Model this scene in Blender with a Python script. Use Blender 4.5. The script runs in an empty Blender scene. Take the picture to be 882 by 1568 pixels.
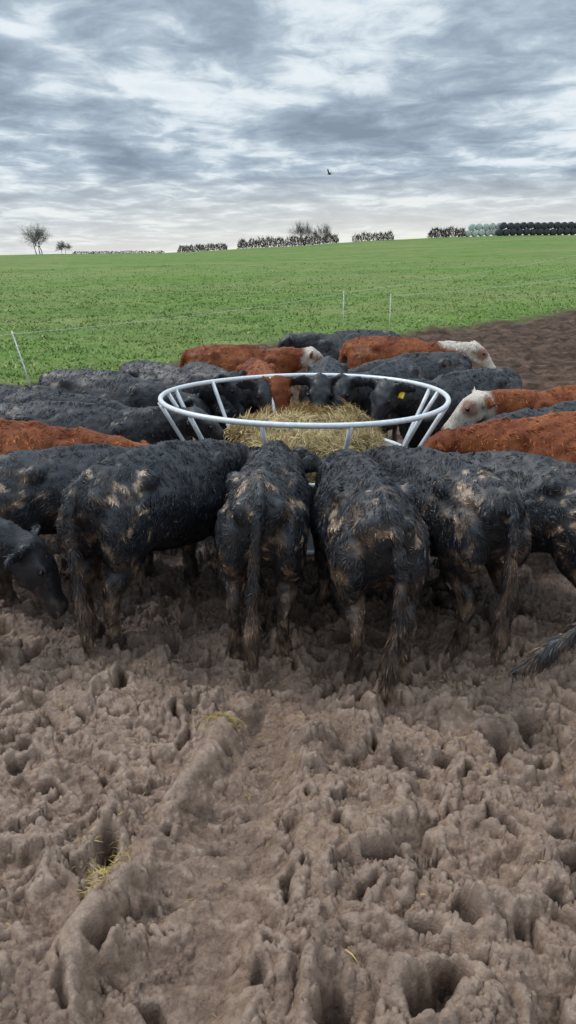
import bpy, math, numpy as np
from mathutils import Vector
rad=math.radians
scene=bpy.context.scene
RNG=np.random.default_rng(7)

# ---------------------------------------------------------------- noise
def _tab(seed):
    r=np.random.default_rng(seed); p=r.permutation(256); return np.concatenate([p,p,p])
_T={}
def perlin2(x,y,seed=0):
    if ('2',seed) not in _T:
        r=np.random.default_rng(seed+99); a=r.random(256)*2*np.pi
        _T[('2',seed)]=(_tab(seed),np.cos(a),np.sin(a))
    p,gx,gy=_T[('2',seed)]
    xi=np.floor(x).astype(np.int64); yi=np.floor(y).astype(np.int64)
    xf=x-xi; yf=y-yi; xi&=255; yi&=255
    u=xf*xf*xf*(xf*(xf*6-15)+10); v=yf*yf*yf*(yf*(yf*6-15)+10)
    def g(i,j,a,b):
        h=p[(p[(xi+i)&255]+yi+j)&255]
        return gx[h]*a+gy[h]*b
    n00=g(0,0,xf,yf); n10=g(1,0,xf-1,yf); n01=g(0,1,xf,yf-1); n11=g(1,1,xf-1,yf-1)
    a=n00+u*(n10-n00); b=n01+u*(n11-n01)
    return (a+v*(b-a))*1.5
def fbm2(x,y,seed=0,o=4,g=.5):
    s=0;a=1;f=1
    for i in range(o):
        s=s+a*perlin2(x*f+i*17.3,y*f-i*9.1,seed+i); a*=g; f*=2.03
    return s
def ridged(x,y,seed=0,o=4,g=.5):
    s=0;a=1;f=1;w=1
    for i in range(o):
        n=1-np.abs(perlin2(x*f+i*11.3,y*f-i*5.1,seed+i)); n=n*n*w; w=np.clip(n*1.4,0,1)
        s=s+a*n; a*=g; f*=2.1
    return s
def worley(x,y,seed):
    r=np.random.default_rng(seed); J=r.random((64,64,5))
    ci=np.floor(x).astype(int); cj=np.floor(y).astype(int)
    F1=np.full(x.shape,9.);F2=F1.copy();V=np.zeros_like(x);T=np.zeros_like(x)
    for di in (-1,0,1):
        for dj in (-1,0,1):
            q=J[(ci+di)%64,(cj+dj)%64]
            dx=x-(ci+di+q[...,0]); dy=y-(cj+dj+q[...,1]); d=np.hypot(dx,dy)
            c=d<F1; F2=np.where(c,F1,np.minimum(F2,d)); V=np.where(c,q[...,2],V)
            T=np.where(c,dx*(q[...,3]-.5)*2+dy*(q[...,4]-.5)*2,T); F1=np.where(c,d,F1)
    return F1,F2,V,T
def perlin3(P,seed=0):
    if ('3',seed) not in _T:
        r=np.random.default_rng(seed+55); g=r.normal(size=(256,3)); g/=np.linalg.norm(g,axis=1)[:,None]
        _T[('3',seed)]=(_tab(seed),g)
    p,G=_T[('3',seed)]
    I=np.floor(P).astype(np.int64); F=P-I; I&=255
    U=F*F*F*(F*(F*6-15)+10)
    def c(i,j,k):
        h=p[(p[(p[(I[:,0]+i)&255]+I[:,1]+j)&255]+I[:,2]+k)&255]
        return ((F-np.array([i,j,k]))*G[h]).sum(1)
    def L(a,b,t): return a+t*(b-a)
    x,y,z=U.T
    return L(L(L(c(0,0,0),c(1,0,0),x),L(c(0,1,0),c(1,1,0),x),y),L(L(c(0,0,1),c(1,0,1),x),L(c(0,1,1),c(1,1,1),x),y),z)*1.6
def fbm3(P,seed=0,o=3,g=.5):
    s=0;a=1;f=1
    for i in range(o):
        s=s+a*perlin3(P*f+i*7.7,seed+i); a*=g; f*=2.03
    return s
def ss(a,b,x):
    t=np.clip((x-a)/(b-a),0,1); return t*t*(3-2*t)

# ---------------------------------------------------------------- mesh helpers
def make_mesh(name,V,groups,mats,col=None,attrs=None):
    me=bpy.data.meshes.new(name)
    V=np.asarray(V,dtype=np.float32)
    me.vertices.add(len(V)); me.vertices.foreach_set('co',V.ravel())
    loops=np.concatenate([np.asarray(g[0]).ravel() for g in groups]).astype(np.int32)
    starts=[];mi=[];sm=[];o=0
    for f,m,s in groups:
        f=np.asarray(f); n,k=f.shape
        starts.append(o+np.arange(n)*k); o+=n*k
        mi.append(np.full(n,m)); sm.append(np.full(n,s))
    starts=np.concatenate(starts).astype(np.int32)
    me.loops.add(len(loops)); me.loops.foreach_set('vertex_index',loops)
    me.polygons.add(len(starts)); me.polygons.foreach_set('loop_start',starts)
    me.polygons.foreach_set('material_index',np.concatenate(mi).astype(np.int32))
    me.polygons.foreach_set('use_smooth',np.concatenate(sm).astype(bool))
    for m in mats: me.materials.append(m)
    me.update(calc_edges=True); me.validate()
    if col is not None:
        a=me.color_attributes.new('Col','FLOAT_COLOR','POINT')
        c=np.ones((len(V),4),dtype=np.float32); c[:,:3]=col
        a.data.foreach_set('color',c.ravel())
    if attrs:
        for k,v in attrs.items():
            a=me.attributes.new(k,'FLOAT','POINT'); a.data.foreach_set('value',np.asarray(v,dtype=np.float32))
    ob=bpy.data.objects.new(name,me); scene.collection.objects.link(ob)
    return ob

class Geo:
    def __init__(s): s.V=[]; s.Q=[]; s.T=[]; s.n=0
    def add(s,V,Q=None,T=None):
        V=np.asarray(V,float)
        if Q is not None and len(Q): s.Q.append(np.asarray(Q)+s.n)
        if T is not None and len(T): s.T.append(np.asarray(T)+s.n)
        s.V.append(V); s.n+=len(V)
    def groups(s,m=0,sm=True):
        g=[]
        if s.Q: g.append((np.concatenate(s.Q),m,sm))
        if s.T: g.append((np.concatenate(s.T),m,sm))
        return g
    def verts(s): return np.concatenate(s.V)
    def loft(s,secs,n=16,e=2.2,tp=0):
        a=np.linspace(0,2*np.pi,n,endpoint=False); ca=np.cos(a); sa=np.sin(a)
        cx=np.sign(ca)*np.abs(ca)**(2/e); sx=np.sign(sa)*np.abs(sa)**(2/e)
        cx=cx*(1-tp*np.clip(sx,0,1)**1.3)
        V=[]
        for c,sd,up,w,h in secs:
            c=np.array(c,float);sd=np.array(sd,float);up=np.array(up,float)
            V.append(c+np.outer(cx*w,sd)+np.outer(sx*h,up))
        m=len(secs); V=np.concatenate(V+[np.array([secs[0][0]]),np.array([secs[-1][0]])])
        Q=[];T=[]
        for i in range(m-1):
            for j in range(n):
                k=(j+1)%n; Q.append((i*n+j,i*n+k,(i+1)*n+k,(i+1)*n+j))
        for j in range(n):
            k=(j+1)%n; T.append((m*n,k,j)); T.append((m*n+1,(m-1)*n+j,(m-1)*n+k))
        s.add(V,Q,T)
    def limb(s,pts,side=(0,1,0),n=12,e=2.0):
        P=[np.array(p[:3],float) for p in pts]; secs=[]
        side=np.array(side,float)
        for i,p in enumerate(pts):
            d=P[min(i+1,len(P)-1)]-P[max(i-1,0)]; d/=np.linalg.norm(d)+1e-9
            sd=side-d*np.dot(side,d); sd/=np.linalg.norm(sd)
            up=np.cross(d,sd)
            secs.append((P[i],sd,up,p[3],p[4] if len(p)>4 else p[3]))
        s.loft(secs,n,e)
    def ell(s,c,r,n=14,m=9,R=None):
        c=np.array(c,float); V=[];Q=[];T=[]
        for i in range(1,m):
            th=np.pi*i/m
            for j in range(n):
                ph=2*np.pi*j/n
                v=np.array([r[0]*np.sin(th)*np.cos(ph),r[1]*np.sin(th)*np.sin(ph),r[2]*np.cos(th)])
                if R is not None: v=R@v
                V.append(c+v)
        zt=np.array([0,0,r[2]])
        if R is not None: zt=R@zt
        V+= [c+zt,c-zt]
        for i in range(m-2):
            for j in range(n):
                k=(j+1)%n; Q.append((i*n+j,(i+1)*n+j,(i+1)*n+k,i*n+k))
        b=(m-1)*n
        for j in range(n):
            k=(j+1)%n; T.append((b,j,k)); T.append((b+1,(m-2)*n+k,(m-2)*n+j))
        s.add(V,Q,T)

# ---------------------------------------------------------------- materials
def new_mat(name):
    m=bpy.data.materials.new(name); m.use_nodes=True
    nt=m.node_tree; b=nt.nodes['Principled BSDF']; return m,nt,b
def N(nt,t,**k):
    n=nt.nodes.new(t)
    for a,v in k.items(): setattr(n,a,v)
    return n
def mix(nt,f,a,b,typ='MIX'):
    m=N(nt,'ShaderNodeMixRGB',blend_type=typ)
    for i,v in zip((0,1,2),(f,a,b)):
        if isinstance(v,bpy.types.NodeSocket): nt.links.new(v,m.inputs[i])
        elif i==0: m.inputs[0].default_value=v
        else: m.inputs[i].default_value=(*v,1)
    return m.outputs[0]
def math_(nt,op,a,b=None,clamp=False):
    m=N(nt,'ShaderNodeMath',operation=op,use_clamp=clamp)
    for i,v in enumerate((a,b)):
        if v is None: continue
        if isinstance(v,bpy.types.NodeSocket): nt.links.new(v,m.inputs[i])
        else: m.inputs[i].default_value=v
    return m.outputs[0]
def noise(nt,vec,scale,detail=4,rough=.5,dist=0):
    n=N(nt,'ShaderNodeTexNoise'); n.inputs['Scale'].default_value=scale; n.inputs['Detail'].default_value=detail
    n.inputs['Roughness'].default_value=rough; n.inputs['Distortion'].default_value=dist
    if vec is not None: nt.links.new(vec,n.inputs['Vector'])
    return n.outputs['Fac']
def ramp(nt,f,stops):
    r=N(nt,'ShaderNodeValToRGB'); nt.links.new(f,r.inputs[0]); e=r.color_ramp.elements
    while len(e)<len(stops): e.new(.5)
    for i,(p,c) in enumerate(stops): e[i].position=p; e[i].color=(*c,1) if len(c)==3 else c
    return r.outputs[0]
def mrange(nt,v,a,b,c,d):
    r=N(nt,'ShaderNodeMapRange'); nt.links.new(v,r.inputs[0])
    for i,q in enumerate((a,b,c,d)): r.inputs[i+1].default_value=q
    return r.outputs[0]
def col_mat(name,rough=.5,spec=.5,noise_amt=.3,nscale=60,bump=0,bscale=200,bdist=.004):
    m,nt,b=new_mat(name)
    at=N(nt,'ShaderNodeAttribute',attribute_name='Col')
    tc=N(nt,'ShaderNodeTexCoord').outputs['Object']
    n=noise(nt,tc,nscale,3)
    v=math_(nt,'ADD',math_(nt,'MULTIPLY',n,noise_amt*2),1-noise_amt)
    hs=N(nt,'ShaderNodeHueSaturation'); nt.links.new(at.outputs['Color'],hs.inputs['Color']); nt.links.new(v,hs.inputs['Value'])
    nt.links.new(hs.outputs[0],b.inputs['Base Color'])
    b.inputs['Roughness'].default_value=rough; b.inputs['Specular IOR Level'].default_value=spec
    if bump:
        bn=N(nt,'ShaderNodeBump'); bn.inputs['Strength'].default_value=bump; bn.inputs['Distance'].default_value=bdist
        nt.links.new(noise(nt,tc,bscale,3),bn.inputs['Height']); nt.links.new(bn.outputs[0],b.inputs['Normal'])
    return m
def flat_mat(name,c,rough=.5,metal=0,spec=.5,var=.25,nscale=12):
    m,nt,b=new_mat(name)
    tc=N(nt,'ShaderNodeTexCoord').outputs['Object']
    n=noise(nt,tc,nscale,5,.6)
    o=ramp(nt,n,[(.3,tuple(x*(1-var) for x in c)),(.7,tuple(min(1,x*(1+var)) for x in c))])
    nt.links.new(o,b.inputs['Base Color']); b.inputs['Roughness'].default_value=rough
    b.inputs['Metallic'].default_value=metal; b.inputs['Specular IOR Level'].default_value=spec
    return m

M_COAT=col_mat('cattle_coat',.42,.5,.35,50,.5,180,.004)
M_COATR=col_mat('cattle_coat_red',.6,.2,.35,50,.5,180,.004)
M_EYE=flat_mat('cattle_eye',(.01,.008,.006),.1)
M_TAG=flat_mat('ear_tag_yellow',(.8,.55,.05),.4)
M_STRAW=col_mat('hay_straw',.6,.3,.3,30)
M_STEEL=flat_mat('galvanised_steel',(.72,.74,.76),.38,.15,.5,.12,25)
M_GRASS=col_mat('grass_blades',.55,.25,.3,3)
M_WOOD=flat_mat('bare_twigs',(.10,.085,.07),.9)
M_HEDGE=flat_mat('winter_hedge',(.055,.042,.032),.9,var=.5,nscale=.6)
M_WRAPB=flat_mat('bale_wrap_black',(.035,.042,.055),.35,nscale=2)
M_WRAPG=flat_mat('bale_wrap_pale_green',(.50,.56,.53),.4,nscale=2)
M_POST=flat_mat('fence_post_plastic',(.75,.75,.73),.5)
M_BIRD=flat_mat('bird_feathers',(.02,.02,.022),.8)

# ---------------------------------------------------------------- terrain
def gmask(x,y):
    bx=np.array([-400,-60,-5.4,-2.6,-.6,3.4,14,60,400.]); by=np.array([9.,11,13.4,16,20.,22.,31,64,250.])
    b=np.interp(x,bx,by)
    n=fbm2(x*.35,y*.35,3,4)*1.6+fbm2(x*1.7,y*1.7,8,3)*.8
    k=np.clip((y-10)/15,.35,1.5)
    return ss(-1.2,1.2,(y-b)/k+n*.9)
def base_h(x,y):
    Zc=5.3+1.9*np.tanh((x-5)/30)
    t=np.clip((y-12)/138,0,1)
    z=Zc*t**1.15
    d=np.clip(y-150,0,None)
    z=z-np.minimum(.0015*d*d,9)
    return z+ np.clip((y-14)/40,0,1)*.12*fbm2(x*.06,y*.06,31,3)
def seg_dist(x,y,pts):
    best=np.full(x.shape,1e9)
    for (ax,ay),(bx,by) in zip(pts[:-1],pts[1:]):
        dx,dy=bx-ax,by-ay; L=dx*dx+dy*dy
        t=np.clip(((x-ax)*dx+(y-ay)*dy)/L,0,1)
        best=np.minimum(best,np.hypot(x-ax-t*dx,y-ay-t*dy))
    return best
def cells(x,y,cs,seed,rlo,rhi,prob,rx=0):
    r=np.random.default_rng(seed); J=r.random((64,64,5))
    ci=np.floor(x/cs).astype(int); cj=np.floor(y/cs).astype(int)
    hole=np.zeros_like(x); rim=np.zeros_like(x)
    for di in (-1,0,1):
        for dj in (-1,0,1):
            q=J[(ci+di)%64,(cj+dj)%64]
            px=(ci+di+.5+(q[...,0]-.5)*.9)*cs; py=(cj+dj+.5+(q[...,1]-.5)*.9)*cs
            R=rlo+(rhi-rlo)*q[...,2]; th=q[...,3]*6.28; on=(q[...,4]<prob)
            ux=(x-px)*np.cos(th)+(y-py)*np.sin(th); uy=-(x-px)*np.sin(th)+(y-py)*np.cos(th)
            d=np.hypot(ux/1.35,uy)/R+rx
            hole=np.maximum(hole,on*np.exp(-(np.clip(d,0,9)**5)))
            rim=np.maximum(rim,on*np.exp(-((d-1.55)/.42)**2)*(.4+.6*(ux>0)))
    return hole,rim
RIDGE=[(-.98,1.1),(-.78,1.65),(-.64,2.1),(-.52,2.5),(-.36,2.95),(-.2,3.45)]
RIDGE2=[(.03,1.1),(.05,1.9),(.08,2.5),(.04,3.3)]
def terrain(x,y):
    g=gmask(x,y)
    near=1-ss(6.,11.,y); near=near*(1-ss(4,9,np.abs(x)))
    far=1-near
    wx=x+.10*fbm2(x*2.6,y*2.6,11,3); wy=y+.10*fbm2(x*2.6,y*2.6,15,3)
    wx2=wx+.045*fbm2(x*8,y*8,21,4,.6); wy2=wy+.045*fbm2(x*8,y*8,25,4,.6)
    rut=np.exp(-(seg_dist(x+.03*fbm2(x*4,y*4,85,2),y,[(-.38,1.0),(-.30,2.0),(-.15,2.9),(-.06,3.5)])/.19)**3)
    rut=rut*(1-.5*ss(3.2,3.9,y))
    wob=.022*fbm2(x*6,y*6,81,3)
    d=seg_dist(x+wob,y+wob,RIDGE); rd=np.exp(-(d/.066)**2.6)*(1-ss(3.2,3.6,y))*(.45+.55*ss(-.45,-.1,perlin2(x*2.2,y*2.2,86)))
    smear=ss(-.25,.35,fbm2(x*1.7+5,y*1.7,171,3))
    amp=(1-.58*rut)*(1-.80*rd)
    rough=1-.6*smear
    h=.05*fbm2(x*.8,y*.8,41,3)
    h+=near*amp*.055*fbm2(wx*2.6,wy*2.6,55,4,.55)
    h+=near*amp*.042*(ridged(wx2*2.9,wy2*2.9,57,4,.5)-.75)
    # tilted trodden slabs and broken clods at three sizes: sharp steps, not round lumps
    F1,F2,Vc,Tc=worley(wx2*4.6,wy2*6.0,71)
    h+=near*amp*(.050*(Vc-.5)+.055*Tc)*ss(0,.07,F2-F1)
    F1,F2,Vd,Td=worley(wx2*11+3,wy2*13,72)
    m2=ss(-.35,.35,fbm2(x*3,y*3,173,2)); h+=near*amp*m2*rough*(.030*(Vd-.5)+.034*Td)*ss(0,.08,F2-F1)
    F1,F2,Ve,Te=worley(wx2*27,wy2*30+7,73)
    m3=ss(-.3,.3,fbm2(x*4.5,y*4.5,175,3)); h+=near*(.3+.7*amp)*m3*(.015*(Ve-.4)+.017*Te)*ss(0,.12,F2-F1)
    h+=near*(.3+.7*amp)*.010*fbm2(wx2*30,wy2*30,67,3,.6)
    nz=.18*fbm2(x*14,y*14,131,3)
    ho,ri=cells(wx,wy,.28,5,.034,.062,.55,nz)
    h+=near*amp*(-.15*ho+.030*ri)
    ho2,ri2=cells(wx,wy,.19,9,.016,.032,.45,nz)
    h+=near*amp*(-.080*ho2+.012*ri2)
    h+=.095*rd*(1+.2*perlin2(x*4,y*4,82))
    h-=.065*rut
    h+=near*rut*.011*np.sin((y+.15*x+.03*fbm2(x*6,y*6,83,2))*58)*(1-rd)*ss(-.4,.2,perlin2(x*3,y*2,84))
    d2=seg_dist(x+1.6*wob,y,RIDGE2); h+=.05*np.exp(-(d2/.075)**2)*(1-ss(3.1,3.6,y))
    c1,c2,cv,ct=worley(x*2.6+.3*fbm2(x*3,y*3,92,2),y*2.6,74)
    h+=far*(1-g)*.14*(cv*ss(0,.4,c2-c1)-.3)*(1-ss(40,90,y))
    h+=far*g*.05*fbm2(x*1.1,y*1.1,95,3)*(1-ss(40,120,y))
    return base_h(x,y)+h*np.where(y>100,.3,1),g,np.maximum(ho,ho2)*near*(1-.8*rd),h*near
def axis(f0,f1,step,gl,lo,gr,hi):
    c=list(np.arange(f0,f1,step)); s=step; v=c[-1]
    while v<hi: s*=gr; v+=s; c.append(v)
    s=step; v=c[0]; L=[]
    while v>lo: s*=gl; v-=s; L.append(v)
    return np.array(L[::-1]+c)
xs=axis(-1.75,1.75,.0062,1.034,-380,1.034,380)
ys=axis(1.4,4.3,.0062,1.15,-25,1.02,420)
X,Y=np.meshgrid(xs,ys); nx,ny=len(xs),len(ys)
Xf,Yf=X.ravel(),Y.ravel()
Z,G,HO,HL=terrain(Xf,Yf)
Hg=HL.reshape(ny,nx); k_=Hg.copy(); k_[1:-1,1:-1]=(Hg[1:-1,1:-1]*2+Hg[:-2,1:-1]+Hg[2:,1:-1]+Hg[1:-1,:-2]+Hg[1:-1,2:])/6
gy_,gx_=np.gradient(k_,ys,xs)
lim=lambda v:np.tanh(v/1.2)*1.2
Xd=Xf-.004*lim(gx_.ravel()); Yd=Yf-.004*lim(gy_.ravel())
def blur(A,r):
    for ax in (0,1):
        P=np.pad(A,[(r+1,r) if a==ax else (0,0) for a in (0,1)],mode='edge'); c=np.cumsum(P,axis=ax)
        A=(np.take(c,np.arange(2*r+1,c.shape[ax]),ax)-np.take(c,np.arange(0,c.shape[ax]-2*r-1),ax))/(2*r+1)
    return A
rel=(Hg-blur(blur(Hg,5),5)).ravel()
ii=(np.arange(ny-1)[:,None]*nx+np.arange(nx-1)[None,:]).ravel()
Q=np.stack([ii,ii+1,ii+nx+1,ii+nx],1)
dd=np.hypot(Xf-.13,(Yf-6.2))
wet_shade=ss(3.1,2.0,dd+.5*fbm2(Xf*1.6,Yf*1.6,123,3))
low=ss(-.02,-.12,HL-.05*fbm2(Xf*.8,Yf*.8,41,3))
crev_shade=ss(-.006,-.026,rel)*.7  # cavity mask: shade painted into the colour of mud crevices
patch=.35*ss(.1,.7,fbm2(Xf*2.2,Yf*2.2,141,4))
wet_shade=np.clip(np.maximum(np.maximum(wet_shade,np.maximum(crev_shade,patch)),np.maximum(HO*.95,low*.7)),0,1)  # wet trodden mud plus painted shade in crevices, hoof holes and hollows
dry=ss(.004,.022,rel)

m,nt,b=new_mat('mud_and_field_ground')
tc=N(nt,'ShaderNodeTexCoord').outputs['Object']
ag=N(nt,'ShaderNodeAttribute',attribute_name='grass').outputs['Fac']
aw=N(nt,'ShaderNodeAttribute',attribute_name='wet_shade').outputs['Fac']
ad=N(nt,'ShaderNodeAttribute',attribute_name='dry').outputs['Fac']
n1=noise(nt,tc,1.8,6,.62,.5); n2=noise(nt,tc,15,8,.72,.5); n3=noise(nt,tc,120,4,.6)
mud=ramp(nt,n1,[(.3,(.195,.116,.074)),(.5,(.285,.182,.124)),(.72,(.39,.270,.195))])
mud=mix(nt,.55,mud,ramp(nt,n2,[(.34,(.125,.072,.046)),(.5,(.29,.188,.130)),(.66,(.52,.38,.29))]))
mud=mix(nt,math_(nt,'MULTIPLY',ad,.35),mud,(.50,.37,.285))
mud=mix(nt,math_(nt,'MULTIPLY',aw,.90),mud,ramp(nt,n2,[(.3,(.036,.020,.013)),(.72,(.125,.076,.052))]))  # darkens base colour for wet mud and for painted cavity shade
geo=N(nt,'ShaderNodeSeparateXYZ'); nt.links.new(tc,geo.inputs[0])
soil=ramp(nt,noise(nt,tc,2.6,8,.75),[(.36,(.026,.015,.010)),(.5,(.080,.049,.034)),(.66,(.175,.112,.083))])
sf=mrange(nt,geo.outputs['Y'],8,13,0,1)
mud=mix(nt,sf,mud,soil)
gmap=N(nt,'ShaderNodeMapping'); nt.links.new(tc,gmap.inputs[0]); gmap.inputs['Scale'].default_value=(.4,1,1)
gmap2=N(nt,'ShaderNodeMapping'); nt.links.new(tc,gmap2.inputs[0]); gmap2.inputs['Scale'].default_value=(.05,.45,1); gmap2.inputs['Rotation'].default_value=(0,0,rad(6))
g1=noise(nt,gmap.outputs[0],.16,7,.7,.5); g2=noise(nt,gmap.outputs[0],1.6,8,.75); g3=noise(nt,gmap2.outputs[0],1.0,5,.6)
gr=ramp(nt,g2,[(.34,(.065,.118,.026)),(.5,(.122,.205,.043)),(.66,(.20,.28,.078))])
gr=mix(nt,mrange(nt,g1,.42,.62,0,.6),gr,(.245,.245,.105))
gr=mix(nt,mrange(nt,g3,.48,.66,0,.45),gr,(.085,.15,.035))
bc=mix(nt,ag,mud,gr)
nt.links.new(bc,b.inputs['Base Color'])
rr=mrange(nt,n2,.35,.65,.18,.50)
rg=mix(nt,math_(nt,'MAXIMUM',ag,sf),rr,(.9,.9,.9)); nt.links.new(rg,b.inputs['Roughness'])
nt.links.new(mrange(nt,math_(nt,'MAXIMUM',ag,sf),0,1,.6,.12),b.inputs['Specular IOR Level'])
hh=math_(nt,'ADD',noise(nt,tc,42,8,.72,.8),math_(nt,'MULTIPLY',n3,.25))
bm=N(nt,'ShaderNodeBump'); bm.inputs['Strength'].default_value=.9; bm.inputs['Distance'].default_value=.018
nt.links.new(hh,bm.inputs['Height']); nt.links.new(bm.outputs[0],b.inputs['Normal'])
M_GROUND=m
make_mesh('ground',np.stack([Xd,Yd,Z],1),[(Q,0,True)],[M_GROUND],attrs={'grass':G,'wet_shade':wet_shade,'dry':dry})

# ---------------------------------------------------------------- grass (one object)
def grass():
    n=150000; r=RNG
    y=12*(75/12)**r.random(n); x=(r.random(n)*2-1)*(y*.5+2)
    gm=gmask(x,y)
    keep=(gm+.25*(r.random(n)-.5)>.55)&(r.random(n)<1-ss(22,70,y)*.85)&(r.random(n)<.45+.55*ss(-.4,.4,fbm2(x*.8,y*.8,201,3)))
    x,y=x[keep],y[keep]; n=len(x)
    z=np.array(terrain(x,y)[0])
    cl=.6+.6*ss(-.3,.5,fbm2(x*1.3,y*1.3,200,3))
    h=(.025+.055*r.random(n))*cl*(1+y/120); w=(.008+.010*r.random(n))*(1+y/25)
    a=r.random(n)*6.28; lx=r.normal(size=n)*.9*h; ly=r.normal(size=n)*.9*h
    P=np.stack([x,y,z-.01],1); s=np.stack([np.cos(a)*w,np.sin(a)*w,0*w],1)
    T=P+np.stack([lx,ly,h],1)
    V=np.stack([P-s,P+s,T],1).reshape(-1,3)
    c0=np.array([.125,.22,.043]); c1=np.array([.25,.36,.088]); c2=np.array([.38,.345,.17])
    k=np.clip(r.random(n)*.7+.4*fbm2(x*.4,y*.12,205,3),0,1)[:,None]; C=c0*(1-k)+c1*k
    dry=(r.random(n)<.13)[:,None]; C=np.where(dry,c2,C)
    make_mesh('grass',V,[(np.arange(n*3).reshape(-1,3),0,False)],[M_GRASS],col=np.repeat(C,3,0))
grass()

# ---------------------------------------------------------------- strands
def strands(P,Nn,D,L,W,C,rng,lift=.35,tipc=1.15):
    n=len(P)
    T=D-Nn*(D*Nn).sum(1)[:,None]; T/=np.linalg.norm(T,axis=1)[:,None]+1e-6
    d=T+Nn*(lift*(.4+1.0*rng.random(n)))[:,None]; d/=np.linalg.norm(d,axis=1)[:,None]
    s=np.cross(d,Nn); s/=np.linalg.norm(s,axis=1)[:,None]+1e-6
    s=s+Nn*(rng.normal(size=n)*.5)[:,None]; s/=np.linalg.norm(s,axis=1)[:,None]
    L=L[:,None]; W=W[:,None]
    R=P-Nn*.004; M=R+d*L*.5; Tt=R+d*L-Nn*L*.22+s*L*(rng.normal(size=n)*.15)[:,None]
    V=np.stack([R-s*W,R+s*W,M+s*W*.75,M-s*W*.75,Tt],1).reshape(-1,3)
    b=np.arange(n)*5
    Qd=np.stack([b,b+1,b+2,b+3],1); Tr=np.stack([b+3,b+2,b+4],1)
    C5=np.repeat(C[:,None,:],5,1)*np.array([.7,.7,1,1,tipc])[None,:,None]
    return V,Qd,Tr,C5.reshape(-1,3)

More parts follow.
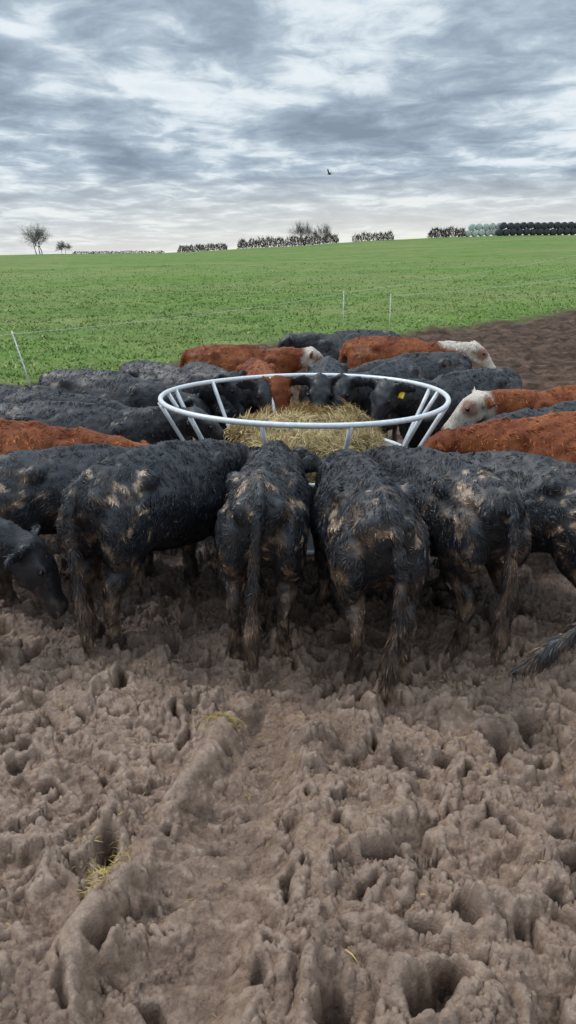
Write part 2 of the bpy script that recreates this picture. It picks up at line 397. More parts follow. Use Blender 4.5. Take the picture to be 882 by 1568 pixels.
# ---------------------------------------------------------------- cattle
def unit(v): v=np.array(v,float); return v/np.linalg.norm(v)
def cow(name,loc,heading,s=1.0,kind='black',seed=0,vox=.018,nfur=40000,neck='feed',yaw=0,
        feet=None,tail=None,mud=1.0,pale=1.0,sink=.04,tag=False,furw=1.0,fat=1.0,crest=1.0):
    rng=np.random.default_rng(seed+100)
    g=Geo(); sd=(0,1,0); up=(0,0,1)
    tor=[(-.245,.985,.075,.085),(-.215,.96,.14,.15),(-.15,.92,.200,.225),(-.05,.89,.248,.283),(.08,.877,.272,.308),(.22,.872,.282,.315),
         (.40,.835,.298,.335),(.60,.805,.302,.350),(.78,.785,.270,.35),(.93,.77,.220,.34),(1.07,.765,.175,.31),(1.2,.78,.13,.23)]
    g.loft([((x,0,z),sd,up,w*fat,h) for x,z,w,h in tor],n=28,e=2.15,tp=.36)
    for q in (-1,1):
        g.ell((.15,q*.185*fat,1.06),(.085,.055,.065)); g.ell((-.185,q*.10,1.0),(.06,.05,.07))
        g.ell((-.07,q*.160*fat,.78),(.17,.108,.24)); g.ell((.93,q*.15*fat,.79),(.15,.08,.27))
    g.ell((-.16,0,1.085),(.12,.042,.06)); g.ell((.3,0,1.145),(.5,.045,.05)); g.ell((1.02,0,.58),(.16,.12,.14)); g.ell((.9,0,1.03),(.2,.07,.07))
    F=feet or [(0,0)]*4
    for i,q in enumerate((1,-1)):
        fx,fy=F[i]
        pts=[(.03,q*.14,.93,.12,.21),(.01,q*.155,.80,.125,.20),(.01,q*.155,.67,.104,.150),(-.04,q*.150,.545,.074,.102),
             (-.125,q*.142,.445,.050,.074),(-.14,q*.138,.36,.040,.054),(-.125,q*.136,.22,.036,.043),(-.11,q*.136,.13,.045,.052),(-.085,q*.137,.06,.056,.072),(-.07,q*.137,-.01,.064,.085)]
        P=[]
        for k,(x,y,z,w,l) in enumerate(pts):
            t=np.clip((.9-z)/.9,0,1); P.append((x+fx*t,y*(fat if z>.6 else 1)+fy*t,z,w,l))
        g.limb(P,n=14)
    for i,q in enumerate((1,-1)):
        fx,fy=F[2+i]
        pts=[(.97,q*.15,.80,.10,.16),(.94,q*.16,.66,.09,.13),(.93,q*.155,.54,.07,.09),(.95,q*.15,.37,.056,.062),(.95,q*.15,.22,.043,.047),(.95,q*.15,.12,.052,.055),(.98,q*.15,.05,.06,.072),(.99,q*.15,-.01,.064,.08)]
        P=[]
        for k,(x,y,z,w,l) in enumerate(pts):
            t=np.clip((.8-z)/.8,0,1); P.append((x+fx*t,y+fy*t,z,w,l))
        g.limb(P,n=14)
    if neck=='feed':   np_=[(1.05,.87),(1.25,.86),(1.40,.85)]; poll=(1.50,.89); ha=-52
    elif neck=='face': np_=[(1.05,.93),(1.24,.98),(1.40,1.02)]; poll=(1.52,1.12); ha=-60
    elif neck=='level':np_=[(1.05,.91),(1.26,.96),(1.42,.99)]; poll=(1.52,1.06); ha=-42
    else:              np_=[(1.07,.82),(1.28,.76),(1.45,.70)]; poll=(1.55,.72); ha=-66
    y1=yaw
    def bend(x): return math.sin(y1)*max(0,x-1.05)*1.0
    pts=[(.95,0,.83,.17,.27)]
    for k,(x,z) in enumerate(np_): pts.append((x,bend(x),z,(.15,.12,.100)[k],(.24,.185,.14)[k]))
    pts.append((poll[0]+.02,bend(poll[0]),poll[1]-.035,.085,.11))
    g.limb(pts,n=16)
    Pp=np.array([poll[0],bend(poll[0]),poll[1]])
    ax=np.array([math.cos(rad(ha))*math.cos(y1*1.2),math.cos(rad(ha))*math.sin(y1*1.2),math.sin(rad(ha))])
    sv=unit(np.cross((0,0,1),ax)); uv=np.cross(ax,sv)
    H=[(-.06,.00,.06,.06),(-.03,-.02,.090,.085),(.04,-.035,.112,.115),(.12,-.04,.118,.120),(.19,-.042,.102,.112),(.27,-.045,.078,.092),(.34,-.05,.064,.076),(.40,-.052,.072,.070),(.44,-.056,.072,.062),(.47,-.06,.052,.042)]
    g.loft([(Pp+ax*a+uv*o,sv,uv,w,h) for a,o,w,h in H],n=16,e=2.3)
    for q in (-1,1):
        R=np.stack([ax,sv,uv],1)
        g.ell(Pp+ax*.13+sv*q*.095+uv*.03,(.045,.025,.03),R=R)
        g.ell(Pp+ax*.13+sv*q*.06-uv*.11,(.10,.045,.05),R=R)
        e0=Pp+ax*.0+sv*q*.08
        ed=unit(sv*q*1.0-uv*.20-ax*.15)
        fl=unit(ax*.5-uv*.8)
        g.loft([(e0+ed*a,fl,np.cross(ed,fl),w,t) for a,w,t in ((-.02,.03,.028),(.03,.054,.026),(.08,.076,.022),(.14,.068,.019),(.20,.034,.016),(.23,.010,.010))],n=10,e=2)
    if tail is None:
        sw=rng.normal()*.05
        tail=[(-.14,0,1.11),(-.235,0,1.10),(-.30,sw*.1,1.0),(-.325,sw*.4,.85),(-.33,sw*.7,.68),(-.33,sw,.5),(-.325,sw*1.25,.36),(-.32,sw*1.3,.22),(-.31,sw*1.3,.10)]
    tr=[.035,.038,.036,.034,.032,.034,.042,.040,.018]
    tl=[(*p,tr[i],tr[i]) for i,p in enumerate(tail)]
    g.limb(tl,side=(0,1,0),n=10)
    V=g.verts()*s
    tmp=make_mesh('tmp',V,g.groups(),[])
    md=tmp.modifiers.new('r','REMESH'); md.mode='VOXEL'; md.voxel_size=vox; md.use_smooth_shade=True
    sm=tmp.modifiers.new('s','SMOOTH'); sm.factor=.5; sm.iterations=3 if vox<.021 else 2
    dg=bpy.context.evaluated_depsgraph_get(); ev=tmp.evaluated_get(dg); me=ev.to_mesh()
    nv=len(me.vertices); A=np.empty(nv*3,np.float32); me.vertices.foreach_get('co',A); V=A.reshape(-1,3).astype(float)
    A=np.empty(nv*3,np.float32); me.vertices.foreach_get('normal',A); NV=A.reshape(-1,3).astype(float)
    me.calc_loop_triangles(); nt_=len(me.loop_triangles); A=np.empty(nt_*3,np.int32); me.loop_triangles.foreach_get('vertices',A); TR=A.reshape(-1,3)
    ev.to_mesh_clear(); old=tmp.data; bpy.data.objects.remove(tmp); bpy.data.meshes.remove(old)
    so=seed*3.17
    V=V+NV*(.012*fbm3(V*6+so,1,2)+.006*perlin3(V*22+so,4))[:,None]
    tailpts=np.array(tail)*s
    def coat(P,Nn):
        p=P/s; x,y,z=p.T
        a=fbm3(p*3.2+so,11,3); bb=fbm3(p*9+so,21,3); c=fbm3(p*22+so,31,2)
        hd=(p-Pp)@ax
        nearhead=np.linalg.norm(p-(Pp+ax*.2),axis=1)
        if kind=='black':
            C=np.array([.0190,.0212,.0268])*(1+.5*a)[:,None]
            br=ss(.35,1.,a+.4*bb)[:,None]; C=C*(1-br)+np.array([.036,.029,.025])*br
        else:
            k=ss(-.7,.8,a+.5*bb)[:,None]; C=np.array([.20,.047,.015])*(1-k)+np.array([.38,.120,.042])*k
            if kind=='hereford':
                wm=ss(.29,.22,nearhead-.05+.04*bb)
                cr_=crest*ss(1.0,1.1,x)*ss(.0,.06,z-np.interp(x,[.8,1,1.2,1.5],[1.10,1.04,1.0,Pp[2]-.10])+.03*bb)
                wm=np.maximum(wm,cr_)[:,None]; C=C*(1-wm)+np.array([.80,.71,.60])*wm
                eyes=np.min([np.linalg.norm(p-(Pp+ax*.14+sv*q*.10),axis=1) for q in (-1,1)],axis=0)
                pt=(ss(.11,.06,eyes+.03*bb)*.8)[:,None]; C=C*(1-pt)+np.array([.28,.09,.035])*pt
        mz=ss(.40,.43,hd)*(nearhead<.33)
        C=C*(1-mz[:,None])+(np.array([.045,.040,.040]) if kind=='black' else np.array([.42,.27,.22]))*mz[:,None]
        rear=ss(.45,-.15,x); low=ss(.72,.25,z)
        rl=np.clip(.12+rear+low,0,1)
        m1=ss(.28,.64,.55*low+.34*rear*ss(1.0,.65,z)+.36*a+.42*bb-.02)*mud*.8*rl
        dk=np.array([.070,.046,.032])*(1+.6*c)[:,None]
        C=C*(1-m1[:,None])+dk*m1[:,None]
        m3=ss(.40,.76,.70*bb+.5*c+.38*low+.20*rear*ss(1.1,.8,z))*mud*.85*rl
        C=C*(1-m3[:,None])+(np.array([.22,.145,.096])*(1+.3*c)[:,None])*m3[:,None]
        rt=np.exp(-((x+.05)/.22)**2-((z-1.0)/.20)**2)*(Nn[:,0]<.6)
        f1=fbm3(p*np.array([13,13,10])+so,41,3)
        brn=ss(.45,.9,.8*rt+.6*bb-.1)*pale*.75
        C=C*(1-brn[:,None])+(np.array([.11,.070,.046])*(1+.5*c)[:,None])*brn[:,None]
        m2=ss(.58,.76,.46*rt+.55*f1+.30*bb+.25*c+.12*a)
        m2=np.maximum(m2,ss(.66,.80,.30*rt+.80*f1+.15*c)*rear)*(z>.5)*.85*min(1,pale)*np.clip(rear*2,0,1)
        C=C*(1-m2[:,None])+(np.array([.50,.36,.25])*(1+.5*c)[:,None])*m2[:,None]
        tdist=np.min(np.linalg.norm((p[:,None,:]-np.array(tail)[None,3:,:]),axis=2),axis=1)
        tm=ss(.11,.07,tdist)*(.35+.5*ss(.7,.3,z))*ss(-.6,.5,bb)*(mud>0)
        C=C*(1-tm[:,None])+np.array([.15,.100,.068])*tm[:,None]
        hf=ss(.10,.05,z)[:,None]; C=C*(1-hf)+np.array([.14,.088,.060])*hf
        return np.clip(C,.006,1),m2
    C,_=coat(V,NV)
    a3=V[TR]; cr=np.cross(a3[:,1]-a3[:,0],a3[:,2]-a3[:,0]); ar=np.linalg.norm(cr,axis=1)
    cen=a3.mean(1)/s; ar=ar*np.where(np.linalg.norm(cen-(Pp+ax*.18),axis=1)<.32,1.8,1)
    idx=rng.choice(len(TR),nfur,p=ar/ar.sum()); u=rng.random((nfur,2)); f=u.sum(1)>1; u[f]=1-u[f]
    w=np.stack([1-u.sum(1),u[:,0],u[:,1]],1)
    P=(a3[idx]*w[:,:,None]).sum(1); NN=(NV[TR[idx]]*w[:,:,None]).sum(1); NN/=np.linalg.norm(NN,axis=1)[:,None]+1e-9
    FC,m2=coat(P,NN)
    x,y,z=(P/s).T
    D=np.stack([-.55+0*x,.25*np.sign(y),-.9+0*x],1)
    sw=np.stack([perlin3(P*8+so+9*i,90+i) for i in range(3)],1)+.7*np.stack([perlin3(P*20+so+9*i,95+i) for i in range(3)],1)
    D=D+sw*1.5*(ss(.3,.7,z)*.7+.3)[:,None]
    nh=np.linalg.norm(P/s-(Pp+ax*.18),axis=1)
    Lh=(.026+.030*rng.random(nfur))*(1-.55*ss(.34,.22,nh))
    td=np.min(np.linalg.norm((P[:,None,:]-tailpts[None,4:,:]),axis=2),axis=1)
    ontail=td<.09*s
    Lh=np.where(ontail,Lh*1.8,Lh)
    D=np.where(ontail[:,None],np.array([0,0,-1.])+.25*sw,D)
    W=(.0012+.0019*rng.random(nfur))*furw
    W=np.where(m2>.5,W*1.7,W); Lh=np.where(m2>.5,Lh*.75,Lh)
    cl=ss(-.4,.5,perlin3(P*np.array([34,34,18])+so,88))
    FC=FC*((.5+1.05*cl)*(.65+.7*rng.random(nfur)))[:,None]
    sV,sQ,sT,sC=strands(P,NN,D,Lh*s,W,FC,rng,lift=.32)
    e=Geo()
    for q in (-1,1): e.ell((Pp+ax*.15+sv*q*.112+uv*.02)*s,(.018*s,.018*s,.018*s),n=10,m=7)
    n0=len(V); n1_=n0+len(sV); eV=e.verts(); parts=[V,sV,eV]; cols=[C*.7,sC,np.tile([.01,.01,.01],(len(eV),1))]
    gr=[(TR,0,True),(sQ+n0,0,False),(sT+n0,0,False)]
    for f_,m_,s_ in e.groups(1): gr.append((f_+n1_,1,True))
    if tag:
        t=Geo(); n2_=n1_+len(eV); c=(Pp+sv*.17-uv*.05+ax*.05)*s
        t.loft([(c-sv*.03,ax,uv,.004,.004),(c-sv*.028,ax,uv,.03,.006),(c+sv*.028,ax,uv,.035,.006),(c+sv*.03,ax,uv,.004,.004)],n=8,e=4)
        tV=t.verts(); parts.append(tV); cols.append(np.tile([.8,.5,.05],(len(tV),1)))
        for f_,m_,s_ in t.groups(2): gr.append((f_+n2_,2,True))
    ob=make_mesh(name,np.concatenate(parts),gr,[M_COAT if kind=='black' else M_COATR,M_EYE,M_TAG],col=np.concatenate(cols))
    ob.location=(loc[0],loc[1],float(base_h(np.array([loc[0]]),np.array([loc[1]]))[0])-sink); ob.rotation_euler=(0,0,rad(heading))
    return ob

nm='black_cow'; nb='brown_cow'
cow(nm,(-1.05,4.10),60,.98,seed=1,nfur=56000,yaw=.1,feet=[(.02,0),(-.05,.02),(0,0),(0,0)])
cow(nm,(-.14,3.92),87,.98,seed=2,nfur=56000,feet=[(0,.03),(.02,.02),(0,0),(0,0)],fat=.93)
cow(nm,(.47,3.64),95,.99,seed=3,nfur=60000,feet=[(.02,-.03),(-.04,.0),(0,0),(0,0)],fat=.97,
    tail=[(-.14,0,1.11),(-.235,-.01,1.10),(-.30,-.03,1.0),(-.325,-.05,.85),(-.335,-.06,.68),(-.335,-.055,.5),(-.33,-.03,.34),(-.33,-.01,.18),(-.32,.0,.04)])
cow(nm,(1.10,3.98),111,.96,seed=4,nfur=56000,yaw=-.1,feet=[(.03,0),(0,-.02),(0,0),(0,0)],fat=.94)
cow(nm,(1.81,4.24),134,.93,seed=5,nfur=46000,yaw=0,mud=1.2,sink=.06)
cow(nm,(-1.82,4.62),34,.91,seed=6,nfur=42000,vox=.02,sink=.05)
cow(nm,(-2.98,3.90),2,.97,seed=7,nfur=40000,vox=.02,neck='low',mud=.5,furw=1.2)
cow(nm,(2.0,3.0),25,1.0,seed=8,nfur=24000,vox=.02,
    tail=[(-.14,0,1.12),(-.24,0,1.10),(-.32,.05,1.0),(-.42,.14,.88),(-.50,.22,.76),(-.60,.30,.64),(-.68,.36,.54),(-.76,.42,.44),(-.82,.48,.38)])
cow(nb,(-2.50,5.12),12,.98,'brown',seed=10,nfur=24000,vox=.022,mud=.35,pale=.3,furw=1.6)
cow(nm,(-2.25,5.95),4,.98,seed=11,nfur=20000,vox=.022,neck='level',furw=1.7,mud=.6,pale=.5)
cow(nm,(-2.85,6.80),0,.98,seed=12,nfur=14000,vox=.024,furw=2,mud=.5,pale=.5)
cow(nm,(-2.40,7.95),-14,.98,seed=13,nfur=13000,vox=.024,furw=2.1,mud=.6,pale=.6)
cow(nm,(-1.75,8.65),-38,.98,seed=14,nfur=12000,vox=.024,furw=2.1,neck='face',pale=.5)
cow(nb,(2.62,5.10),158,1.02,'brown',seed=15,nfur=26000,vox=.022,mud=.3,pale=.6,furw=1.6)
cow(nm,(3.0,6.02),175,.98,seed=16,nfur=16000,vox=.022,furw=1.8,mud=.4,pale=.4)
cow('hereford_cow',(3.25,6.95),184,.98,'hereford',seed=17,nfur=16000,vox=.022,furw=1.8,mud=.2,pale=.4,neck='level',crest=0)
cow(nm,(2.22,7.85),208,1.0,seed=18,nfur=15000,vox=.02,furw=1.8,tag=True,neck='face',pale=.4,yaw=.25)
cow(nm,(1.34,8.65),238,1.0,seed=19,nfur=12000,vox=.02,furw=2,neck='face',pale=.4)
cow(nm,(.48,8.85),264,1.0,seed=20,nfur=12000,vox=.02,furw=2,neck='face',pale=.4)
cow(nb,(-.40,8.9),282,.98,'brown',seed=21,nfur=12000,vox=.02,furw=2,mud=.3,neck='face',pale=.4)
cow(nm,(-1.08,8.65),304,.97,seed=22,nfur=12000,vox=.02,furw=2,neck='face',pale=.4)
cow('hereford_cow',(-1.15,10.3),8,.98,'hereford',seed=23,nfur=11000,vox=.024,furw=2.2,mud=.3,neck='level',pale=.3,crest=0)
cow(nm,(1.55,12.3),178,1.0,seed=24,nfur=10000,vox=.024,furw=2.4,neck='level',pale=.3)
cow('hereford_cow',(1.10,10.9),-6,1.03,'hereford',seed=25,nfur=11000,vox=.024,furw=2.2,mud=.2,pale=.3,neck='level')
cow(nm,(2.1,9.7),192,.96,seed=26,nfur=10000,vox=.024,furw=2.2,pale=.3)

# ---------------------------------------------------------------- ring feeder
CX,CY,RT,HT=.13,6.27,1.21,1.12
def ring(g,R,z,r,n=96,m=10):
    a=np.linspace(0,2*np.pi,n,endpoint=False); b_=np.linspace(0,2*np.pi,m,endpoint=False)
    A,B=np.meshgrid(a,b_,indexing='ij')
    wob=.008*np.sin(3*A+1)+.005*np.sin(5*A)
    V=np.stack([CX+(R+wob+r*np.cos(B))*np.cos(A),CY+(R+wob+r*np.cos(B))*np.sin(A),z+.012*np.sin(2*A)+r*np.sin(B)],-1).reshape(-1,3)
    Qd=[(i*m+j,((i+1)%n)*m+j,((i+1)%n)*m+(j+1)%m,i*m+(j+1)%m) for i in range(n) for j in range(m)]
    g.add(V,Qd)
g=Geo(); ring(g,RT,HT,.021); ring(g,.93,.60,.022); ring(g,.93,.06,.022)
nb_=12
for i in range(nb_):
    a=2*np.pi*(i+.5)/nb_
    for da in ((-.035,.035) if i in (0,11,5,6) else (0,)):
        p0=np.array([CX+RT*math.cos(a+da*2),CY+RT*math.sin(a+da*2),HT-.01]); p1=np.array([CX+.93*math.cos(a),CY+.93*math.sin(a),.60])
        pts=[(*(p0+(p1-p0)*t),.018,.018) for t in np.linspace(0,1,5)]
        g.limb(pts,side=(.2,.3,.9),n=8)
n=96; a=np.linspace(0,2*np.pi,n,endpoint=False); V=[];Qd=[]
for R,z in ((.915,.60),(.915,.06),(.908,.06),(.908,.60)):
    V.append(np.stack([CX+R*np.cos(a),CY+R*np.sin(a),0*a+z],1))
V=np.concatenate(V)
for k in range(3):
    for i in range(n): Qd.append((k*n+i,k*n+(i+1)%n,(k+1)*n+(i+1)%n,(k+1)*n+i))
g.add(V,Qd)
make_mesh('ring_feeder',g.verts(),g.groups(),[M_STEEL])

# ---------------------------------------------------------------- hay bale, torn open
def hay():
    rng=np.random.default_rng(3); n=72; rings=26; V=[]
    for i in range(rings):
        t=i/(rings-1)
        if t<.5: R=.66-.02*t; z=t/.5*.80
        else: k=(t-.5)/.5; R=.65*math.cos(k*math.pi/2)**.4; z=.80+.09*math.sin(k*math.pi/2)
        a=np.linspace(0,2*np.pi,n,endpoint=False)
        V.append(np.stack([R*np.cos(a),R*np.sin(a)*.92,0*a+z],1))
    V=np.concatenate(V); d=fbm3(V*3.0,5,4); u=V/ (np.linalg.norm(V,axis=1)[:,None]+1e-6)
    V=V+u*(.15*d)[:,None]; V[:,2]+=.07*fbm2(V[:,0]*2.5,V[:,1]*2.5,9,3)
    Qd=[(i*n+j,i*n+(j+1)%n,(i+1)*n+(j+1)%n,(i+1)*n+j) for i in range(rings-1) for j in range(n)]
    Qd=np.array(Qd)
    C=np.tile([.25,.18,.07],(len(V),1))*(1+.4*fbm3(V*9,7,2))[:,None]
    ns=24000; q=rng.integers(0,len(Qd),ns); w=rng.random((ns,2)); A,B,C_,D_=[V[Qd[q,k]] for k in range(4)]
    P=A*((1-w[:,:1])*(1-w[:,1:]))+B*(w[:,:1]*(1-w[:,1:]))+C_*(w[:,:1]*w[:,1:])+D_*((1-w[:,:1])*w[:,1:])
    NN=P-np.array([0,0,.5]); NN[:,2]*=1.3; NN/=np.linalg.norm(NN,axis=1)[:,None]
    D=rng.normal(size=(ns,3)); k=rng.random(ns)[:,None]
    FC=np.array([.40,.28,.11])*(1-k)+np.array([.74,.58,.30])*k; FC*= (.45+.75*rng.random(ns))[:,None]
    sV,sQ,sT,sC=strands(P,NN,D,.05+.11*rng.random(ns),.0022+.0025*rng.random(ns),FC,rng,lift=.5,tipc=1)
    ob=make_mesh('hay_bale',np.concatenate([V,sV]),[(Qd,0,True),(sQ+len(V),0,False),(sT+len(V),0,False)],[M_STRAW],col=np.concatenate([C,sC]))
    ob.location=(CX+.04,CY-.08,0)
hay()
def straw():
    rng=np.random.default_rng(5); P=[]
    for (cx,cy,sx,sy,k) in ((-.34,3.22,.05,.03,420),(-.70,2.22,.035,.08,360),(.1,3.8,1.5,.6,500),(.5,2.6,.8,.6,200)):
        P.append(np.stack([cx+rng.normal(size=k)*sx,cy+rng.normal(size=k)*sy],1))
    P=np.concatenate(P); z=terrain(P[:,0],P[:,1])[0]; P=np.column_stack([P,z+.008]); n=len(P)
    NN=np.tile([0,0,1.],(n,1)); FC=np.tile([.48,.35,.11],(n,1))*(.5+.7*rng.random(n))[:,None]
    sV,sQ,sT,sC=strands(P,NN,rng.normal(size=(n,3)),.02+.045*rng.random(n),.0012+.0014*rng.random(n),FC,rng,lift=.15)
    make_mesh('loose_straw',sV,[(sQ,0,False),(sT,0,False)],[M_STRAW],col=sC)
straw()

# ---------------------------------------------------------------- fence
def bh(x,y): return float(base_h(np.array([float(x)]),np.array([float(y)]))[0])
posts=[(-9.,12.0,0,0),(-4.75,13.7,-.26,.05),(1.78,24.6,.0,0),(21.8,58,0,0)]
posts2=[(3.15,23.6,0,0),(12.5,33,0,0)]
def post(x,y,lx,ly):
    g=Geo(); z=bh(x,y)
    g.limb([(x,y,z-.1,.013,.013),(x+lx*.3,y,z+.3,.013,.013),(x+lx,y+ly,z+.98,.011,.011)],side=(1,0,0),n=8)
    for k in (.45,.7,.93):
        c=np.array([x+lx*k,y+ly*k,z+k]); g.limb([(c[0]-.03,c[1],c[2],.008,.008),(c[0],c[1]-.02,c[2]+.01,.01,.01),(c[0]+.03,c[1],c[2]+.012,.008,.008)],side=(0,1,0),n=6)
    make_mesh('electric_fence_post',g.verts(),g.groups(),[M_POST])
for p in posts+posts2: post(*p)
g=Geo()
for L in (posts,posts2):
    for p,q in zip(L[:-1],L[1:]):
        a=np.array([p[0]+p[2]*.9,p[1],bh(p[0],p[1])+.93]); b_=np.array([q[0]+q[2]*.9,q[1],bh(q[0],q[1])+.93])
        pts=[]
        for t in np.linspace(0,1,12):
            c=a+(b_-a)*t; c[2]-=.18*4*t*(1-t)*.5; pts.append((*c,.0028,.0028))
        g.limb(pts,side=(0,0,1),n=5)
make_mesh('fence_wire',g.verts(),g.groups(),[M_POST])

# ---------------------------------------------------------------- bare trees / hedges on the crest
def prisms(S):
    S=np.array(S); p0=S[:,0:3];p1=S[:,3:6];r0=S[:,6:7];r1=S[:,7:8]
    d=p1-p0; d/=np.linalg.norm(d,axis=1)[:,None]+1e-9
    a=np.cross(d,np.array([.3,.9,.2])); a/=np.linalg.norm(a,axis=1)[:,None]+1e-9; b_=np.cross(d,a)
    V=[]
    for P_,r in ((p0,r0),(p1,r1)):
        for k in range(3):
            th=2*np.pi*k/3; V.append(P_+r*(a*math.cos(th)+b_*math.sin(th)))
    V=np.stack(V,1).reshape(-1,3); o=np.arange(len(S))*6
    Qd=np.concatenate([np.stack([o+k,o+(k+1)%3,o+3+(k+1)%3,o+3+k],1) for k in range(3)])
    return V,Qd
def tree(x,y,H,W,seed,spread=.75,trunks=1):
    rng=np.random.default_rng(seed); S=[]
    def br(p,d,L,r,lev):
        n=3; q=p
        for i in range(n):
            d=unit(d+rng.normal(size=3)*.14+np.array([0,0,.06])); q2=q+d*L/n; rr=r*(1-.4*(i+1)/n)
            S.append([*q,*q2,r*(1-.4*i/n),rr]); q=q2
            if lev<4 and (i>0 or lev>0):
                for _ in range(2):
                    if rng.random()<(.92 if lev<3 else .6):
                        a=rng.normal(size=3); a-=d*np.dot(a,d); a=unit(a)
                        br(q,unit(d*.75+a*spread+np.array([0,0,.1])),L*(.55+.2*rng.random()),max(rr*.5,.008),lev+1)
        if lev<4: br(q,d,L*.7,r*.6,lev+1)
    for k in range(trunks):
        br(np.array([(k-(trunks-1)/2)*.5,rng.normal()*.3,-.1]),unit([(k-(trunks-1)/2)*.28,rng.normal()*.15,1]),H*.34,H*.014,0)
    V,Qd=prisms(S); V[:,2]*=H/max(V[:,2].max(),.1); V[:,:2]*=W/max(V[:,0].max()-V[:,0].min(),.1)
    ob=make_mesh('bare_tree',V,[(Qd,0,False)],[M_WOOD]); ob.location=(x,y,bh(x,y)-.05)
YC=149
tree(-47.2,YC,5.9,7.4,1,.85,3); tree(-42.6,YC,2.6,3.6,2,.8,2)
tree(2.6,YC+1,4.8,5.8,5,.85,3); tree(6.6,YC+1,4.2,5.4,6,.9,3)
def hedge(x0,x1,y,h,seed,dens=150,lump=.12):
    rng=np.random.default_rng(seed); n=int((x1-x0)*dens); x=x0+(x1-x0)*rng.random(n)
    top=h*(1+lump*fbm2(x*.7+seed,x*0+seed,300,4)); edge=np.minimum(1,np.minimum(x-x0,x1-x)/.8+.5); top=top*edge
    y_=y+rng.normal(size=n)*.45; z0=rng.random(n)*top*.85
    gz=np.array(base_h(x,y_))
    P=np.stack([x,y_,gz+z0-.05],1); L=.25+.45*rng.random(n)
    d=np.stack([rng.normal(size=n)*.5,rng.normal(size=n)*.5,.4+rng.random(n)],1); d/=np.linalg.norm(d,axis=1)[:,None]
    T=P+d*L[:,None]*np.clip(top/1.4,.4,1.2)[:,None]; a=rng.random(n)*6.28; w=.03+.05*rng.random(n)
    s=np.stack([np.cos(a)*w,0*a,np.sin(a)*w],1)
    V=np.stack([P-s,P+s,T],1).reshape(-1,3)
    make_mesh('hedge',V,[(np.arange(3*n).reshape(-1,3),0,False)],[M_HEDGE])
hedge(-41,-23.5,YC,.5,1,80,.35)
hedge(-21,-11.5,YC,1.25,2,150,.2)
hedge(-9.6,9.6,YC,1.75,3,150,.35)
hedge(12.2,20,YC,1.5,4,140,.35)
hedge(26.5,33.5,YC,1.7,5,190,.4)

# ---------------------------------------------------------------- silage bales
def bales(x0,count,y,mat,rows=2):
    g=Geo(); R=.62; rng=np.random.default_rng(4)
    for r in range(rows):
        for k in range(count-r):
            x=x0+k*1.25+r*.62+rng.normal()*.03; z=bh(x,y)+R*.97+r*1.08+rng.normal()*.03; c=np.array([x,y+rng.normal()*.08,z])
            prof=[(-.62,.0),(-.615,.52),(-.57,.59),(-.5,.62),(.5,.62),(.57,.59),(.615,.52),(.62,.0)]
            g.loft([(c+np.array([0,t,0]),(1,0,0),(0,0,1),max(q,.01),max(q,.01)) for t,q in prof],n=18,e=2)
    make_mesh('silage_bale_stack',g.verts(),g.groups(),[mat])
bales(34.2,6,YC+1,M_WRAPG); bales(39.6,24,YC-1,M_WRAPB)

# ---------------------------------------------------------------- bird
g=Geo()
g.limb([(-.16,0,0,.01,.01),(-.08,0,0,.035,.035),(.03,0,.0,.05,.05),(.12,0,.02,.035,.035),(.17,0,.02,.03,.03),(.21,0,.01,.006,.006)],n=8)
for q in (-1,1): g.loft([((0.03,q*.03,.02),(1,0,0),(0,0,1),.07,.012),((.05,q*.20,.16),(1,0,0),(0,0,1),.06,.008),((-.02,q*.40,.24),(1,0,0),(0,0,1),.035,.005),((-.07,q*.52,.26),(1,0,0),(0,0,1),.006,.003)],n=8)
g.loft([((-.14,0,0),(0,1,0),(0,0,1),.02,.008),((-.27,0,0),(0,1,0),(0,0,1),.06,.005),((-.29,0,0),(0,1,0),(0,0,1),.055,.003)],n=8)
bo=make_mesh('flying_bird',g.verts(),g.groups(),[M_BIRD]); bo.location=(3.1,60,8.35); bo.rotation_euler=(rad(8),0,rad(150))

# ---------------------------------------------------------------- world
SUN_EL,SUN_AZ=52,295
w=bpy.data.worlds.new('World'); scene.world=w; w.use_nodes=True; nt=w.node_tree
for n_ in list(nt.nodes): nt.nodes.remove(n_)
out=N(nt,'ShaderNodeOutputWorld')
sky=N(nt,'ShaderNodeTexSky',sky_type='NISHITA'); sky.sun_disc=False; sky.sun_elevation=rad(SUN_EL); sky.sun_rotation=rad(SUN_AZ)
bg1=N(nt,'ShaderNodeBackground'); nt.links.new(sky.outputs[0],bg1.inputs[0]); bg1.inputs[1].default_value=.10
tc=N(nt,'ShaderNodeTexCoord').outputs['Generated']
sp=N(nt,'ShaderNodeSeparateXYZ'); nt.links.new(tc,sp.inputs[0])
zz=math_(nt,'MAXIMUM',sp.outputs['Z'],0.0); zd=math_(nt,'ADD',zz,.095)
cb=N(nt,'ShaderNodeCombineXYZ'); nt.links.new(math_(nt,'DIVIDE',sp.outputs['X'],zd),cb.inputs[0]); nt.links.new(math_(nt,'DIVIDE',sp.outputs['Y'],zd),cb.inputs[1])
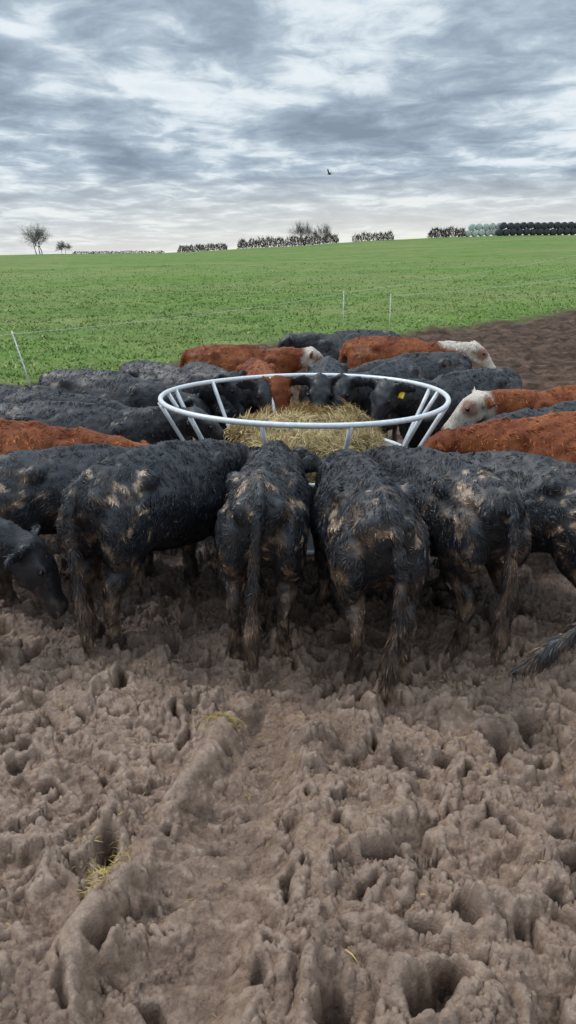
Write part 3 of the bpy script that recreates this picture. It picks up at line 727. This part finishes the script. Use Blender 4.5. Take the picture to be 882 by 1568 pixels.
mp=N(nt,'ShaderNodeMapping'); nt.links.new(cb.outputs[0],mp.inputs[0]); mp.inputs['Scale'].default_value=(1.1,1.0,1); mp.inputs['Location'].default_value=(7.3,2.2,0); mp.inputs['Rotation'].default_value=(0,0,rad(12))
c1=noise(nt,mp.outputs[0],1.05,9,.52,.25); c2=noise(nt,mp.outputs[0],4.2,9,.60,.5)
dn=math_(nt,'ADD',math_(nt,'MULTIPLY',c1,.64),math_(nt,'MULTIPLY',c2,.36))
cc=ramp(nt,dn,[(.38,(.86,.92,.95)),(.435,(.67,.76,.83)),(.485,(.46,.55,.64)),(.55,(.33,.41,.505)),(.64,(.24,.30,.385))])
# brighter, warmer band low down, strongest a little right of straight ahead
glow=mrange(nt,sp.outputs['X'],-.35,.12,.62,1.0)
hz=math_(nt,'MULTIPLY',mrange(nt,zz,.01,.105,.95,0),glow)
cc=mix(nt,hz,cc,(.93,.91,.83))
zen=mrange(nt,zz,.3,1,1,2.7)
bg2=N(nt,'ShaderNodeBackground'); nt.links.new(cc,bg2.inputs[0]); nt.links.new(zen,bg2.inputs[1])
ms=N(nt,'ShaderNodeMixShader'); nt.links.new(ramp(nt,dn,[(.30,(.75,.75,.75)),(.42,(1,1,1))]),ms.inputs[0]); nt.links.new(bg1.outputs[0],ms.inputs[1]); nt.links.new(bg2.outputs[0],ms.inputs[2])
nt.links.new(ms.outputs[0],out.inputs[0])
sl=bpy.data.lights.new('sun','SUN'); sl.energy=1.5; sl.angle=rad(10); sl.color=(1,.96,.9)
so=bpy.data.objects.new('sun',sl); scene.collection.objects.link(so)
az=rad(SUN_AZ); el=rad(SUN_EL); dv=Vector((math.sin(az)*math.cos(el),math.cos(az)*math.cos(el),math.sin(el)))
so.rotation_euler=dv.to_track_quat('Z','Y').to_euler(); so.location=dv*50

cam=bpy.data.cameras.new('camera'); co=bpy.data.objects.new('camera',cam); scene.collection.objects.link(co)
co.location=(0,0,2.2); co.rotation_euler=(rad(90-18.7),0,0)
cam.sensor_fit='VERTICAL'; cam.sensor_height=36; cam.lens=26.0; cam.clip_end=2000; cam.clip_start=.05
scene.camera=co
scene.view_settings.view_transform='Standard'; scene.view_settings.look='None'; scene.view_settings.exposure=0
